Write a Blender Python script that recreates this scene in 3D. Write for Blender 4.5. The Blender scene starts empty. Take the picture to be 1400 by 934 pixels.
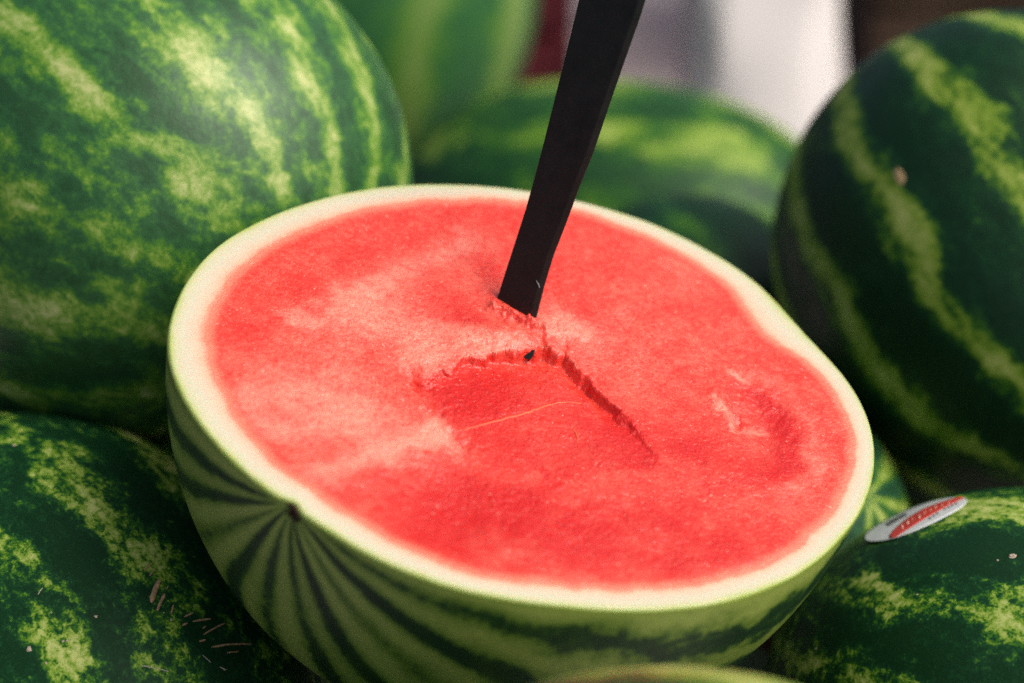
import bpy, math, random
import numpy as np
from mathutils import Vector, Matrix

# ------------------------------------------------------------------ camera, world, sun, exposure
SC = bpy.context.scene
PITCH = math.radians(28.0)
FOCUS_D = 0.80                       # camera to centre of the cut face
P0 = Vector((0.0, 0.0, 0.95))        # on the optical axis at that distance
LENS = 73.85
RIGHT = Vector((1, 0, 0))
FWD = Vector((0, math.cos(PITCH), -math.sin(PITCH)))
UPC = Vector((0, math.sin(PITCH), math.cos(PITCH)))
CAM = P0 - FWD * FOCUS_D

cd = bpy.data.cameras.new('camera')
cam = bpy.data.objects.new('camera', cd)
SC.collection.objects.link(cam)
cam.location = CAM
cam.rotation_euler = (math.pi / 2 - PITCH, 0, 0)
cd.lens = LENS
cd.sensor_width = 36.0
cd.clip_start = 0.01
cd.clip_end = 500
cd.dof.use_dof = True
cd.dof.focus_distance = 0.815
cd.dof.aperture_fstop = 3.7
cd.dof.aperture_blades = 0
SC.camera = cam

SUN_DIR = (RIGHT * 0.56 + UPC * 0.55 - FWD * 0.50).normalized()
w = bpy.data.worlds.new('World')
SC.world = w
w.use_nodes = True
nt = w.node_tree
nt.nodes.clear()
sky = nt.nodes.new('ShaderNodeTexSky')
sky.sky_type = 'NISHITA'
sky.sun_disc = False
sky.sun_elevation = math.asin(SUN_DIR.z)
sky.sun_rotation = math.atan2(SUN_DIR.x, SUN_DIR.y)
sky.air_density = 0.6
sky.dust_density = 7.0
sky.ozone_density = 0.5
bg = nt.nodes.new('ShaderNodeBackground')
bg.inputs['Strength'].default_value = 0.105
wo = nt.nodes.new('ShaderNodeOutputWorld')
nt.links.new(sky.outputs[0], bg.inputs[0])
nt.links.new(bg.outputs[0], wo.inputs[0])

sd = bpy.data.lights.new('sun', 'SUN')
sd.energy = 1.4
sd.angle = math.radians(38)
sd.color = (1.0, 0.96, 0.89)
sun = bpy.data.objects.new('sun', sd)
SC.collection.objects.link(sun)
sun.location = P0 + SUN_DIR * 3
sun.rotation_euler = SUN_DIR.to_track_quat('Z', 'Y').to_euler()

SC.view_settings.view_transform = 'Standard'
SC.view_settings.look = 'None'
SC.view_settings.gamma = 1.0
SC.view_settings.use_curve_mapping = False
SC.cycles.use_denoising = False      # keeps the fine grain the photograph has
SC.view_settings.exposure = 0.36

# ------------------------------------------------------------------ helpers
RND = random.Random(7)
PXM = LENS / 36.0 * 1400.0           # pixels per metre at one metre


def camv(x, y, z):
    """direction given as right, up, towards the viewer"""
    return RIGHT * x + UPC * y - FWD * z


def at(px, py, d):
    """the world point seen at a photo pixel, at distance d along the view axis"""
    return CAM + FWD * d + RIGHT * ((px - 700) * d / PXM) + UPC * ((467 - py) * d / PXM)


def ray(px, py):
    return (at(px, py, 1.0) - CAM).normalized()


def tag(o, label=None, cat=None, group=None, kind=None):
    if label: o['label'] = label
    if cat: o['category'] = cat
    if group: o['group'] = group
    if kind: o['kind'] = kind
    return o


def link(o, parent=None):
    SC.collection.objects.link(o)
    if parent is not None:
        o.parent = parent
    return o


def mesh_obj(name, verts, faces, mat, parent=None, smooth=True, matrix=None, attrs=None):
    me = bpy.data.meshes.new(name)
    me.from_pydata([tuple(map(float, v)) for v in verts], [], faces)
    if smooth:
        me.polygons.foreach_set('use_smooth', [True] * len(me.polygons))
    if attrs:
        for k, a in attrs.items():
            at_ = me.attributes.new(k, 'FLOAT', 'POINT')
            at_.data.foreach_set('value', np.asarray(a, dtype=np.float32))
    me.materials.append(mat)
    me.update()
    o = bpy.data.objects.new(name, me)
    link(o, parent)
    if matrix is not None:
        o.matrix_local = matrix
    return o


def frame(x, y, z, loc):
    m = Matrix((x, y, z)).transposed().to_4x4()
    m.translation = loc
    return m


def hash2(ix, iy, seed):
    h = (ix.astype(np.int64) * 374761393 + iy.astype(np.int64) * 668265263 + seed * 1442695041) & 0xffffffff
    h = ((h ^ (h >> 13)) * 1274126177) & 0xffffffff
    return ((h ^ (h >> 16)) & 0xffff) / 65535.0


def vnoise(x, y, seed=0):
    ix = np.floor(x); iy = np.floor(y)
    fx = x - ix; fy = y - iy
    fx = fx * fx * (3 - 2 * fx); fy = fy * fy * (3 - 2 * fy)
    a = hash2(ix, iy, seed); b = hash2(ix + 1, iy, seed)
    c = hash2(ix, iy + 1, seed); d = hash2(ix + 1, iy + 1, seed)
    return (a * (1 - fx) + b * fx) * (1 - fy) + (c * (1 - fx) + d * fx) * fy


def fbm(x, y, seed=0, octv=4, gain=0.5):
    s = 0; amp = 1; tot = 0
    for k in range(octv):
        s = s + amp * vnoise(x * 2 ** k + 17.3 * k, y * 2 ** k - 9.1 * k, seed + k)
        tot += amp; amp *= gain
    return s / tot


def sstep(a, b, x):
    t = np.clip((x - a) / (b - a), 0, 1)
    return t * t * (3 - 2 * t)


# ------------------------------------------------------------------ materials
class NT:
    def __init__(self, name):
        self.m = bpy.data.materials.new(name)
        self.m.use_nodes = True
        self.t = self.m.node_tree
        self.t.nodes.clear()
        self.out = self.t.nodes.new('ShaderNodeOutputMaterial')
        self.b = self.t.nodes.new('ShaderNodeBsdfPrincipled')
        self.t.links.new(self.b.outputs[0], self.out.inputs[0])

    def n(self, typ, **kw):
        nd = self.t.nodes.new(typ)
        for k, v in kw.items():
            setattr(nd, k, v)
        return nd

    def put(self, sock, v):
        if isinstance(v, bpy.types.NodeSocket):
            self.t.links.new(v, sock)
        else:
            sock.default_value = v

    def math(self, op, a, b=0.0, c=0.0, clamp=False):
        nd = self.n('ShaderNodeMath', operation=op, use_clamp=clamp)
        self.put(nd.inputs[0], a); self.put(nd.inputs[1], b); self.put(nd.inputs[2], c)
        return nd.outputs[0]

    def vmath(self, op, a, b):
        nd = self.n('ShaderNodeVectorMath', operation=op)
        self.put(nd.inputs[0], a); self.put(nd.inputs[1], b)
        return nd.outputs[0]

    def noise(self, vec, scale, detail=3.0, rough=0.55, dist=0.0, off=(0, 0, 0)):
        nd = self.n('ShaderNodeTexNoise')
        v = self.vmath('ADD', vec, off) if any(off) else vec
        self.put(nd.inputs['Vector'], v)
        nd.inputs['Scale'].default_value = scale
        nd.inputs['Detail'].default_value = detail
        nd.inputs['Roughness'].default_value = rough
        nd.inputs['Distortion'].default_value = dist
        return nd.outputs[0]

    def ramp(self, fac, stops, interp='LINEAR'):
        nd = self.n('ShaderNodeValToRGB')
        nd.color_ramp.interpolation = interp
        el = nd.color_ramp.elements
        while len(el) < len(stops):
            el.new(0.5)
        for e, (p, c) in zip(el, stops):
            e.position = p
            e.color = (*c, 1) if len(c) == 3 else c
        self.put(nd.inputs[0], fac)
        return nd.outputs[0]

    def mix(self, fac, a, b, mode='MIX'):
        nd = self.n('ShaderNodeMix', data_type='RGBA', blend_type=mode)
        self.put(nd.inputs[0], fac)
        for s, v in ((nd.inputs[6], a), (nd.inputs[7], b)):
            self.put(s, (*v, 1) if isinstance(v, tuple) and len(v) == 3 else v)
        return nd.outputs[2]

    def maprange(self, v, a, b, c=0.0, d=1.0, smooth=True):
        nd = self.n('ShaderNodeMapRange', interpolation_type='SMOOTHSTEP' if smooth else 'LINEAR')
        self.put(nd.inputs[0], v)
        for i, x in enumerate((a, b, c, d)):
            nd.inputs[i + 1].default_value = x
        return nd.outputs[0]

    def bump(self, h, strength, dist):
        nd = self.n('ShaderNodeBump')
        nd.inputs['Strength'].default_value = strength
        nd.inputs['Distance'].default_value = dist
        self.put(nd.inputs['Height'], h)
        self.t.links.new(nd.outputs[0], self.b.inputs['Normal'])


def plain(name, col, rough=0.6, var=0.15, scale=40, spec=0.4, bump=0.0):
    M = NT(name)
    tc = M.n('ShaderNodeTexCoord').outputs['Object']
    f = M.noise(tc, scale, 4)
    dark = tuple(c * (1 - var) for c in col)
    lite = tuple(min(1, c * (1 + var)) for c in col)
    M.put(M.b.inputs['Base Color'], M.ramp(f, [(0.3, dark), (0.7, lite)]))
    M.b.inputs['Roughness'].default_value = rough
    M.b.inputs['Specular IOR Level'].default_value = spec
    if bump:
        M.bump(f, 0.5, bump)
    return M.m


def rind_material(name, n=11, seed=0.0, warp=1.0, bias=0.0, stripe=1.0, blot=1.0, lace=1.0, fine=1.0, sharp=1.0,
                  dark=(0.0050, 0.034, 0.011), mid=(0.042, 0.150, 0.012), lite=(0.20, 0.33, 0.035),
                  pale=(0.46, 0.53, 0.17), rough=0.46, spec=0.24, power=1.6):
    """watermelon skin: ragged stripes running from pole to pole (local z), lacy light mottling on dark green"""
    M = NT(name)
    P = M.n('ShaderNodeTexCoord').outputs['Object']            # metres
    off = (seed * 0.317, seed * -0.19, seed * 0.23)
    sep = M.n('ShaderNodeSeparateXYZ'); M.put(sep.inputs[0], P)
    phi = M.math('ARCTAN2', sep.outputs[1], sep.outputs[0])
    w1 = M.math('SUBTRACT', M.noise(P, 11, 2, 0.5, 0, off), 0.5)
    w2 = M.math('SUBTRACT', M.noise(P, 45, 3, 0.6, 0, off), 0.5)
    ang = M.math('ADD', M.math('MULTIPLY', phi, float(n)),
                 M.math('ADD', M.math('MULTIPLY', w1, warp * 5), M.math('MULTIPLY', w2, warp * 3.2)))
    cs = M.math('COSINE', M.math('ADD', ang, seed * 5.1))
    band = M.math('POWER', M.math('ADD', M.math('MULTIPLY', cs, 0.5), 0.5), power)
    Ps = M.vmath('MULTIPLY', P, (1.0, 1.0, 0.42))
    m0 = M.math('SUBTRACT', M.noise(Ps, 24 * fine, 2, 0.5, 0.3, off), 0.5)
    m1 = M.math('SUBTRACT', M.noise(Ps, 75 * fine, 3, 0.6, 0.4, off), 0.5)
    m2 = M.math('SUBTRACT', M.noise(P, 210 * fine, 4, 0.65, 0.5, off), 0.5)
    m3 = M.math('SUBTRACT', M.noise(P, 620 * fine, 2, 0.6, 0, off), 0.5)
    v = M.math('MULTIPLY', M.math('SUBTRACT', band, 0.35), 0.34 * stripe)
    for m, k in ((m0, 0.50 * blot), (m1, 0.62 * blot), (m2, 0.46 * lace), (m3, 0.18 * lace)):
        v = M.math('ADD', v, M.math('MULTIPLY', m, k))
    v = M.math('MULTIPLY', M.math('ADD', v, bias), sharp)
    v = M.math('ADD', v, 0.5, clamp=True)
    d2 = tuple(c * 1.6 for c in dark)
    dm = tuple(a * 0.45 + b * 0.55 for a, b in zip(d2, mid))
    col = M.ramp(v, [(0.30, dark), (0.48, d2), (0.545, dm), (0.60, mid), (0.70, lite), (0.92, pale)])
    fr = M.maprange(M.noise(P, 1100, 2, 0.6, 0, off), 0.60, 0.72, 0, 0.30)
    col = M.mix(fr, col, mid)
    M.put(M.b.inputs['Base Color'], col)
    rv = M.maprange(M.noise(P, 48, 4, 0.6, 0, off), 0.3, 0.7, rough - 0.05, rough + 0.08)
    M.put(M.b.inputs['Roughness'], rv)
    M.b.inputs['Specular IOR Level'].default_value = spec
    hb = M.math('ADD', M.noise(P, 480, 3, 0.6), M.math('MULTIPLY', M.noise(P, 72, 2), 2.0))
    M.bump(hb, 0.25, 0.0006)
    return M.m


def halved_skin_material():
    """olive skin of the cut melon with narrow dark stripes fanning out from the stem"""
    M = NT('halved_skin')
    tc = M.n('ShaderNodeTexCoord').outputs['Object']
    P = M.vmath('MULTIPLY', tc, (8.0, 8.0, 8.0))
    sep = M.n('ShaderNodeSeparateXYZ'); M.put(sep.inputs[0], P)
    phi = M.math('ARCTAN2', sep.outputs[1], sep.outputs[0])
    w1 = M.math('SUBTRACT', M.noise(P, 1.3, 2), 0.5)
    w2 = M.math('SUBTRACT', M.noise(P, 7.0, 4, 0.65), 0.5)
    pole = M.maprange(sep.outputs[2], 0.35, 1.0, 1.0, 0.35)
    ang = M.math('ADD', M.math('MULTIPLY', phi, 21.0),
                 M.math('MULTIPLY', M.math('ADD', M.math('MULTIPLY', w1, 7.0), M.math('MULTIPLY', w2, 5.0)), pole))
    cs = M.math('COSINE', ang)
    cs2 = M.math('COSINE', M.math('ADD', M.math('MULTIPLY', phi, 8.0), M.math('MULTIPLY', w1, 6.0)))
    v = M.math('ADD', M.math('MULTIPLY', cs, 0.19), M.math('MULTIPLY', cs2, 0.10))
    m = M.math('SUBTRACT', M.noise(M.vmath('MULTIPLY', P, (1, 1, 0.4)), 9, 4, 0.65, 0.6), 0.5)
    away = M.maprange(sep.outputs[2], -0.4, 0.7, 0.55, 0.16)
    v = M.math('ADD', M.math('ADD', v, M.math('MULTIPLY', m, away)), M.maprange(sep.outputs[2], -0.1, 0.75, 0.495, 0.59))
    fl = M.math('SUBTRACT', M.noise(P, 40, 3, 0.7), 0.5)
    v = M.math('ADD', v, M.math('MULTIPLY', fl, 0.26))
    col = M.ramp(v, [(0.36, (0.008, 0.034, 0.012)), (0.46, (0.022, 0.070, 0.014)),
                     (0.53, (0.125, 0.215, 0.028)), (0.78, (0.30, 0.385, 0.082))])
    rim = M.n('ShaderNodeAttribute', attribute_name='rim').outputs['Fac']
    rn = M.math('ADD', rim, M.math('MULTIPLY', fl, 0.25))
    col = M.mix(M.maprange(rn, 0.35, 1.0), col, (0.26, 0.36, 0.06))
    M.put(M.b.inputs['Base Color'], col)
    M.b.inputs['Roughness'].default_value = 0.45
    M.b.inputs['Specular IOR Level'].default_value = 0.33
    M.bump(M.math('ADD', M.noise(P, 60, 3), M.noise(P, 12, 2)), 0.25, 0.0006)
    return M.m


def flesh_material():
    M = NT('watermelon_flesh')
    tc = M.n('ShaderNodeTexCoord').outputs['Object']
    A = lambda k: M.n('ShaderNodeAttribute', attribute_name=k).outputs['Fac']
    frost, deep, din, ring = A('frost'), A('deep'), A('din'), A('ring')
    g1 = M.noise(tc, 420, 4, 0.6)
    g2 = M.noise(tc, 1500, 2, 0.6)
    g3 = M.noise(tc, 60, 4, 0.6, 0.5)
    g4 = M.noise(tc, 800, 2, 0.7)
    def cells(scale):
        vn = M.n('ShaderNodeTexVoronoi', feature='F1')
        M.put(vn.inputs['Vector'], tc)
        vn.inputs['Scale'].default_value = scale
        vn.inputs['Randomness'].default_value = 1.0
        return vn
    c1, c2 = cells(620.0), cells(1250.0)
    cd1 = M.math('SUBTRACT', 0.62, c1.outputs['Distance'])
    cd2 = M.math('SUBTRACT', 0.62, c2.outputs['Distance'])
    cv = M.n('ShaderNodeSeparateColor'); M.put(cv.inputs[0], c1.outputs['Color'])
    cellv = cv.outputs[0]
    base = M.ramp(M.math('ADD', g3, M.math('ADD', M.math('MULTIPLY', M.math('SUBTRACT', g4, 0.5), 0.35), M.math('MULTIPLY', M.math('SUBTRACT', cellv, 0.5), 0.28))), [(0.22, (0.75, 0.025, 0.015)), (0.5, (0.84, 0.053, 0.032)), (0.80, (0.89, 0.125, 0.080))])
    gr = M.math('ADD', M.math('MULTIPLY', M.math('SUBTRACT', g1, 0.5), 1.3),
                M.math('MULTIPLY', M.math('SUBTRACT', g2, 0.5), 1.2))
    ff = M.math('ADD', frost, M.math('MULTIPLY', gr, M.math('ADD', M.math('MULTIPLY', frost, 0.9), 0.42)), clamp=True)
    col = M.mix(ff, base, (0.90, 0.315, 0.225))
    dd = M.math('ADD', deep, M.math('MULTIPLY', gr, 0.5), clamp=True)
    dd = M.math('MULTIPLY', dd, M.math('SUBTRACT', 1.0, M.math('MULTIPLY', frost, 0.6)))
    col = M.mix(dd, col, (0.60, 0.009, 0.008))
    # flesh turning pink towards the rind (din: metres inside the flesh edge)
    e = M.maprange(M.math('ADD', din, M.math('MULTIPLY', M.math('SUBTRACT', g3, 0.5), 0.004)), 0.0, 0.0055, 1, 0)
    col = M.mix(M.math('MULTIPLY', e, 0.8), col, (0.88, 0.27, 0.17))
    # rind cross-section
    rr = M.math('ADD', ring, M.math('MULTIPLY', M.math('SUBTRACT', g3, 0.5), M.maprange(ring, 0.0, 0.12, 0.0, 0.24)))
    rc = M.ramp(rr, [(0.0, (0.88, 0.27, 0.17)), (0.13, (0.84, 0.47, 0.32)), (0.27, (0.68, 0.53, 0.38)), (0.55, (0.63, 0.585, 0.44)),
                     (0.80, (0.58, 0.575, 0.36)), (0.92, (0.44, 0.52, 0.18)), (0.985, (0.30, 0.40, 0.07))])
    inr = M.maprange(ring, 0.0, 0.004, 0, 1, smooth=False)
    col = M.mix(inr, col, rc)
    sp = M.math('MULTIPLY', M.maprange(M.noise(tc, 750, 1, 0.5), 0.70, 0.78, 0, 0.45), M.maprange(ring, 0.0, 0.1, 1, 0))
    col = M.mix(sp, col, (0.95, 0.55, 0.42))  # wet sparkle painted into the colour as pale specks
    M.put(M.b.inputs['Base Color'], col)
    M.put(M.b.inputs['Roughness'], M.maprange(g1, 0.3, 0.7, 0.30, 0.52))
    M.b.inputs['Specular IOR Level'].default_value = 0.45
    M.b.inputs['Coat Weight'].default_value = 0.18
    M.b.inputs['Coat Roughness'].default_value = 0.22
    M.b.inputs['Subsurface Weight'].default_value = 0.2
    M.b.inputs['Subsurface Radius'].default_value = (1.0, 0.30, 0.22)
    M.b.inputs['Subsurface Scale'].default_value = 0.003
    hb = M.math('ADD', M.math('MULTIPLY', g1, 0.5), M.math('ADD', M.math('MULTIPLY', cd1, 0.9), M.math('MULTIPLY', cd2, 0.5)))
    hb = M.math('MULTIPLY', hb, M.maprange(ring, 0.0, 0.3, 1.0, 0.10))
    M.bump(hb, 0.45, 0.0007)
    return M.m


MAT_FLESH = flesh_material()
MAT_HSKIN = halved_skin_material()
MAT_STEM = plain('dry_stem', (0.035, 0.018, 0.012), 0.8, 0.5, 300, 0.2, 0.001)
MAT_HANDLE = NT('black_plastic')
_tc = MAT_HANDLE.n('ShaderNodeTexCoord').outputs['Object']
MAT_HANDLE.put(MAT_HANDLE.b.inputs['Base Color'], MAT_HANDLE.ramp(MAT_HANDLE.noise(_tc, 90, 5), [(0.3, (0.005, 0.008, 0.008)), (0.7, (0.010, 0.014, 0.014))]))
MAT_HANDLE.put(MAT_HANDLE.b.inputs['Roughness'], MAT_HANDLE.maprange(MAT_HANDLE.noise(_tc, 160, 4), 0.3, 0.7, 0.40, 0.60))
MAT_HANDLE.b.inputs['Specular IOR Level'].default_value = 0.28
MAT_HANDLE.bump(MAT_HANDLE.noise(_tc, 700, 3), 0.25, 0.0003)
MAT_HANDLE = MAT_HANDLE.m

# ------------------------------------------------------------------ setting: ground and table
TABLE_Z = 0.55
ground_mat = plain('asphalt', (0.055, 0.053, 0.055), 0.85, 0.3, 30, 0.3, 0.002)
g = mesh_obj('ground', [(-60, -60, 0), (60, -60, 0), (60, 60, 0), (-60, 60, 0)], [(0, 1, 2, 3)], ground_mat, smooth=False)
tag(g, kind='structure')


def box(cx, cy, cz, sx, sy, sz, bev=0.0):
    """axis-aligned box with chamfered vertical and horizontal edges"""
    import bmesh
    bm = bmesh.new()
    bmesh.ops.create_cube(bm, size=1)
    for v in bm.verts:
        v.co = Vector((v.co.x * sx + cx, v.co.y * sy + cy, v.co.z * sz + cz))
    if bev:
        bmesh.ops.bevel(bm, geom=bm.edges[:], offset=bev, segments=2, affect='EDGES')
    vs = [v.co[:] for v in bm.verts]
    bm.verts.index_update()
    fs = [[v.index for v in f.verts] for f in bm.faces]
    bm.free()
    return vs, fs


MAT_TABLE = plain('weathered_grey_board', (0.36, 0.31, 0.31), 0.7, 0.18, 9, 0.3, 0.001)
MAT_TABLE_LEG = plain('table_leg_wood', (0.20, 0.17, 0.15), 0.7, 0.2, 20)
table = link(bpy.data.objects.new('market_table', None))
table.location = (0.05, 0.60, 0)
tag(table, 'grey board table carrying the heap of watermelons', 'table')
TW, TD, NB = 1.7, 2.3, 9
bw = TD / NB
vs, fs = box(0, 0, 0, TW, bw - 0.004, 0.035, 0.003)
first = None
for i in range(NB):
    if first is None:
        o = mesh_obj('board', vs, fs, MAT_TABLE, table, smooth=False); first = o
    else:
        o = bpy.data.objects.new('board', first.data); link(o, table)
    o.location = (0, -TD / 2 + (i + 0.5) * bw, TABLE_Z - 0.0175)
lv, lf = box(0, 0, 0, 0.07, 0.07, TABLE_Z - 0.035, 0.004)
for sx in (-1, 1):
    for sy in (-1, 1):
        o = mesh_obj('leg', lv, lf, MAT_TABLE_LEG, table, smooth=False)
        o.location = (sx * (TW / 2 - 0.08), sy * (TD / 2 - 0.1), (TABLE_Z - 0.035) / 2)

# ------------------------------------------------------------------ whole watermelons
MELONS = {}


def melon_mesh(name, a, b, c, seed, nu=144, nv=80, lump=0.012):
    """ellipsoid with long axis c on local z, slightly lobed and blunt at the ends"""
    r = np.random.RandomState(seed)
    th = np.linspace(0, math.pi, nv + 1)[1:-1]
    ph = np.linspace(0, 2 * math.pi, nu, endpoint=False)
    T, Pp = np.meshgrid(th, ph, indexing='ij')
    def shape(T, Pp):
        x = np.sin(T) * np.cos(Pp); y = np.sin(T) * np.sin(Pp); z = np.cos(T)
        k = 1 + lump * (np.sin(2.1 * x + 3 * y + r1) + np.sin(2.7 * y - 1.9 * z + r2) * 0.8 + np.sin(3.1 * z + 2 * x + r3) * 0.6)
        k = k + 0.0025 * np.sin(T) * np.cos(Pp * 10 + r1)
        blunt = 1 + 0.03 * np.sin(2 * T) ** 2
        return np.stack([a * x * k * blunt, b * y * k * blunt, c * z * k], -1)
    r1, r2, r3 = r.uniform(0, 6, 3)
    V = shape(T, Pp).reshape(-1, 3)
    top = shape(np.array([0.0]), np.array([0.0])); bot = shape(np.array([math.pi]), np.array([0.0]))
    V = np.vstack([V, top, bot])
    F = []
    n = nv - 1
    for i in range(n - 1):
        for j in range(nu):
            j2 = (j + 1) % nu
            F.append((i * nu + j, (i + 1) * nu + j, (i + 1) * nu + j2, i * nu + j2))
    it, ib = n * nu, n * nu + 1
    for j in range(nu):
        j2 = (j + 1) % nu
        F.append((it, j, j2)); F.append((ib, (n - 1) * nu + j2, (n - 1) * nu + j))
    return V, F


def stem_stub(parent, zpole, s=1.0):
    vs, fs = [], []
    for k in range(5):
        t = k / 4
        rr = (0.006 - 0.003 * t) * s * (1.25 if k == 0 else 1)
        for j in range(8):
            an = j * math.pi / 4
            vs.append((rr * math.cos(an) + 0.004 * t * t, rr * math.sin(an), zpole - (0.016 * t - 0.002) * s))
    for k in range(4):
        for j in range(8):
            j2 = (j + 1) % 8
            fs.append((k * 8 + j, (k + 1) * 8 + j, (k + 1) * 8 + j2, k * 8 + j2))
    fs.append(tuple(range(32, 40)))
    return mesh_obj('stem', vs, fs, MAT_STEM, parent)


def watermelon(key, centre, axis, radii, mat, label, seed, spin=0.0, flip=False, stem=True, group='heaped whole watermelons'):
    a, b, c = radii
    z = axis.normalized()
    up = Vector((0, 0, 1)) if abs(z.z) < 0.95 else Vector((0, 1, 0))
    x = up.cross(z).normalized()
    y = z.cross(x)
    x, y = x * math.cos(spin) + y * math.sin(spin), y * math.cos(spin) - x * math.sin(spin)
    V, F = melon_mesh('watermelon', a, b, c, seed)
    o = mesh_obj('watermelon', V, F, mat, matrix=frame(x, y, z, centre))
    tag(o, label, 'watermelon', group)
    if stem:
        stem_stub(o, -V[:, 2].max() if not flip else -V[:, 2].max())
    MELONS[key] = (centre, x, y, z, radii, o)
    return o


# key: (pixel x, pixel y, distance), axis in right/up/towards-viewer, radii, material settings, label
SPECS = [
    ('A', (176, 232, 0.985), (0.70, -0.50, 0.50), (0.124, 0.124, 0.142),
     dict(n=15, seed=1.3, warp=0.8, bias=0.05, stripe=0.85, power=2.0, blot=1.4, lace=1.05, fine=1.5, rough=0.42, spec=0.45, dark=(0.016, 0.070, 0.020), mid=(0.065, 0.20, 0.02),
          lite=(0.165, 0.31, 0.038), pale=(0.45, 0.52, 0.19)),
     'large watermelon with broad pale cream stripes and mottling behind the rim of the halved one', 11),
    ('B', (505, 10, 1.64), (0.25, 0.90, 0.30), (0.128, 0.128, 0.145),
     dict(n=9, seed=2.2, warp=0.7, bias=0.06, blot=0.6, rough=0.45, dark=(0.016, 0.075, 0.024), mid=(0.045, 0.16, 0.025),
          lite=(0.10, 0.22, 0.035), pale=(0.18, 0.27, 0.08)),
     'blurred bright green watermelon standing on end beside the maroon crate', 12),
    ('C', (845, 330, 1.44), (0.96, -0.12, 0.20), (0.110, 0.110, 0.162),
     dict(n=9, seed=3.9, warp=0.9, bias=0.03, stripe=0.65, blot=1.2, rough=0.46, dark=(0.008, 0.045, 0.012)),
     'blurred watermelon lying sideways in front of the white sack', 13),
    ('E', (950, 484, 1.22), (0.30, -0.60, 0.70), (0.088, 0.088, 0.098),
     dict(n=9, seed=4.4, bias=-0.22),  # skin darkened to stand for the shade below the sideways melon
     'watermelon with skin darkened for the shade between the sideways one and the tall dark one', 14),
    ('F', (1400, 378, 1.06), (0.42, -0.80, 0.42), (0.122, 0.122, 0.138),
     dict(n=14, seed=5.75, warp=0.6, bias=-0.015, stripe=1.25, blot=1.1, lace=1.2, fine=1.4, rough=0.44, power=2.0, dark=(0.0035, 0.026, 0.009),
          mid=(0.035, 0.12, 0.010), lite=(0.17, 0.28, 0.025), pale=(0.38, 0.45, 0.12)),
     'large dark watermelon with a small tan scar and thin yellow green stripes', 15),
    ('G', (1000, 742, 1.03), (0.60, 0.30, 0.74), (0.083, 0.083, 0.090),
     dict(n=8, seed=6.1, warp=0.9, bias=0.03, dark=(0.014, 0.060, 0.026)),
     'watermelon almost hidden under the halved one, only a green edge beside the sticker', 16),
    ('H', (1462, 1042, 0.88), (0.85, -0.30, 0.43), (0.112, 0.112, 0.134),
     dict(n=12, seed=7.3, warp=1.1, spec=0.17, bias=-0.03, stripe=0.7, blot=1.3, lace=1.5, sharp=1.35, fine=1.5, rough=0.44),
     'dark mottled watermelon with an oval white and red sticker', 17),
    ('I', (78, 938, 0.905), (0.62, -0.55, 0.56), (0.108, 0.108, 0.134),
     dict(n=13, seed=8.8, warp=1.0, spec=0.10, bias=-0.05, stripe=0.7, blot=1.45, lace=1.5, sharp=1.35, fine=1.7, rough=0.55),
     'dark mottled watermelon with bits of dry straw on its skin', 18),
    ('J', (900, 1290, 0.65), (0.90, 0.15, 0.40), (0.086, 0.086, 0.100),
     dict(n=9, seed=9.4, bias=0.14, rough=0.40),
     'pale yellow green watermelon, only its top edge showing under the halved one', 19),
    ('K', (-185, 600, 1.10), (0.40, 0.50, 0.60), (0.088, 0.088, 0.092),
     dict(n=9, seed=10.2, bias=0.10),
     'olive watermelon showing as a sliver between the cream striped and straw littered ones', 20),
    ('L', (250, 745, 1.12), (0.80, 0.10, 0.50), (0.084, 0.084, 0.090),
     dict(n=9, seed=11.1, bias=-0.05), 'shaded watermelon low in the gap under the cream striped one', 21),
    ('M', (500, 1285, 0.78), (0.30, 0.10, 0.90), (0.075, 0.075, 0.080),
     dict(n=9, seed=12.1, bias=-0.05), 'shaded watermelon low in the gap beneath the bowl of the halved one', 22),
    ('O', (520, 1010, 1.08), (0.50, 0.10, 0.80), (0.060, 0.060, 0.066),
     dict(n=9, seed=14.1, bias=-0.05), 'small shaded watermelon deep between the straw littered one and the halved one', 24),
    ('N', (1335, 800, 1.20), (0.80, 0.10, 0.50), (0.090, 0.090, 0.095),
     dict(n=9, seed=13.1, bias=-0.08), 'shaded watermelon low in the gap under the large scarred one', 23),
]
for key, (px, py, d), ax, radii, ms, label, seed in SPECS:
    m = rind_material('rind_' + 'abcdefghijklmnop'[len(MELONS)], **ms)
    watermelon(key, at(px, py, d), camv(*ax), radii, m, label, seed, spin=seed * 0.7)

def surf(key, px, py):
    """point and outward normal where the view ray through a photo pixel meets a melon (built mesh)"""
    c, x, y, z, radii, o = MELONS[key]
    mi = o.matrix_world.inverted() if False else o.matrix_local.inverted()
    org = mi @ CAM
    dr = (mi.to_3x3() @ ray(px, py)).normalized()
    ok, p, nn, _ = o.ray_cast(org, dr)
    if not ok:
        return None
    return o.matrix_local @ p, (o.matrix_local.to_3x3() @ nn).normalized()


# ------------------------------------------------------------------ the halved watermelon
N_CUT = camv(0.226, 0.75, 0.62).normalized()
C0 = at(712, 545, 0.80)
E1 = (RIGHT - N_CUT * RIGHT.dot(N_CUT)).normalized()
E2 = N_CUT.cross(E1)
DEPTH = 0.138


def on_cut(px, py):
    """plane coordinates (metres) on the cut face of a traced photo point"""
    r = ray(px, py)
    t = (C0 - CAM).dot(N_CUT) / r.dot(N_CUT)
    q = CAM + r * t - C0
    return np.array([q.dot(E1), q.dot(E2)])


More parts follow.
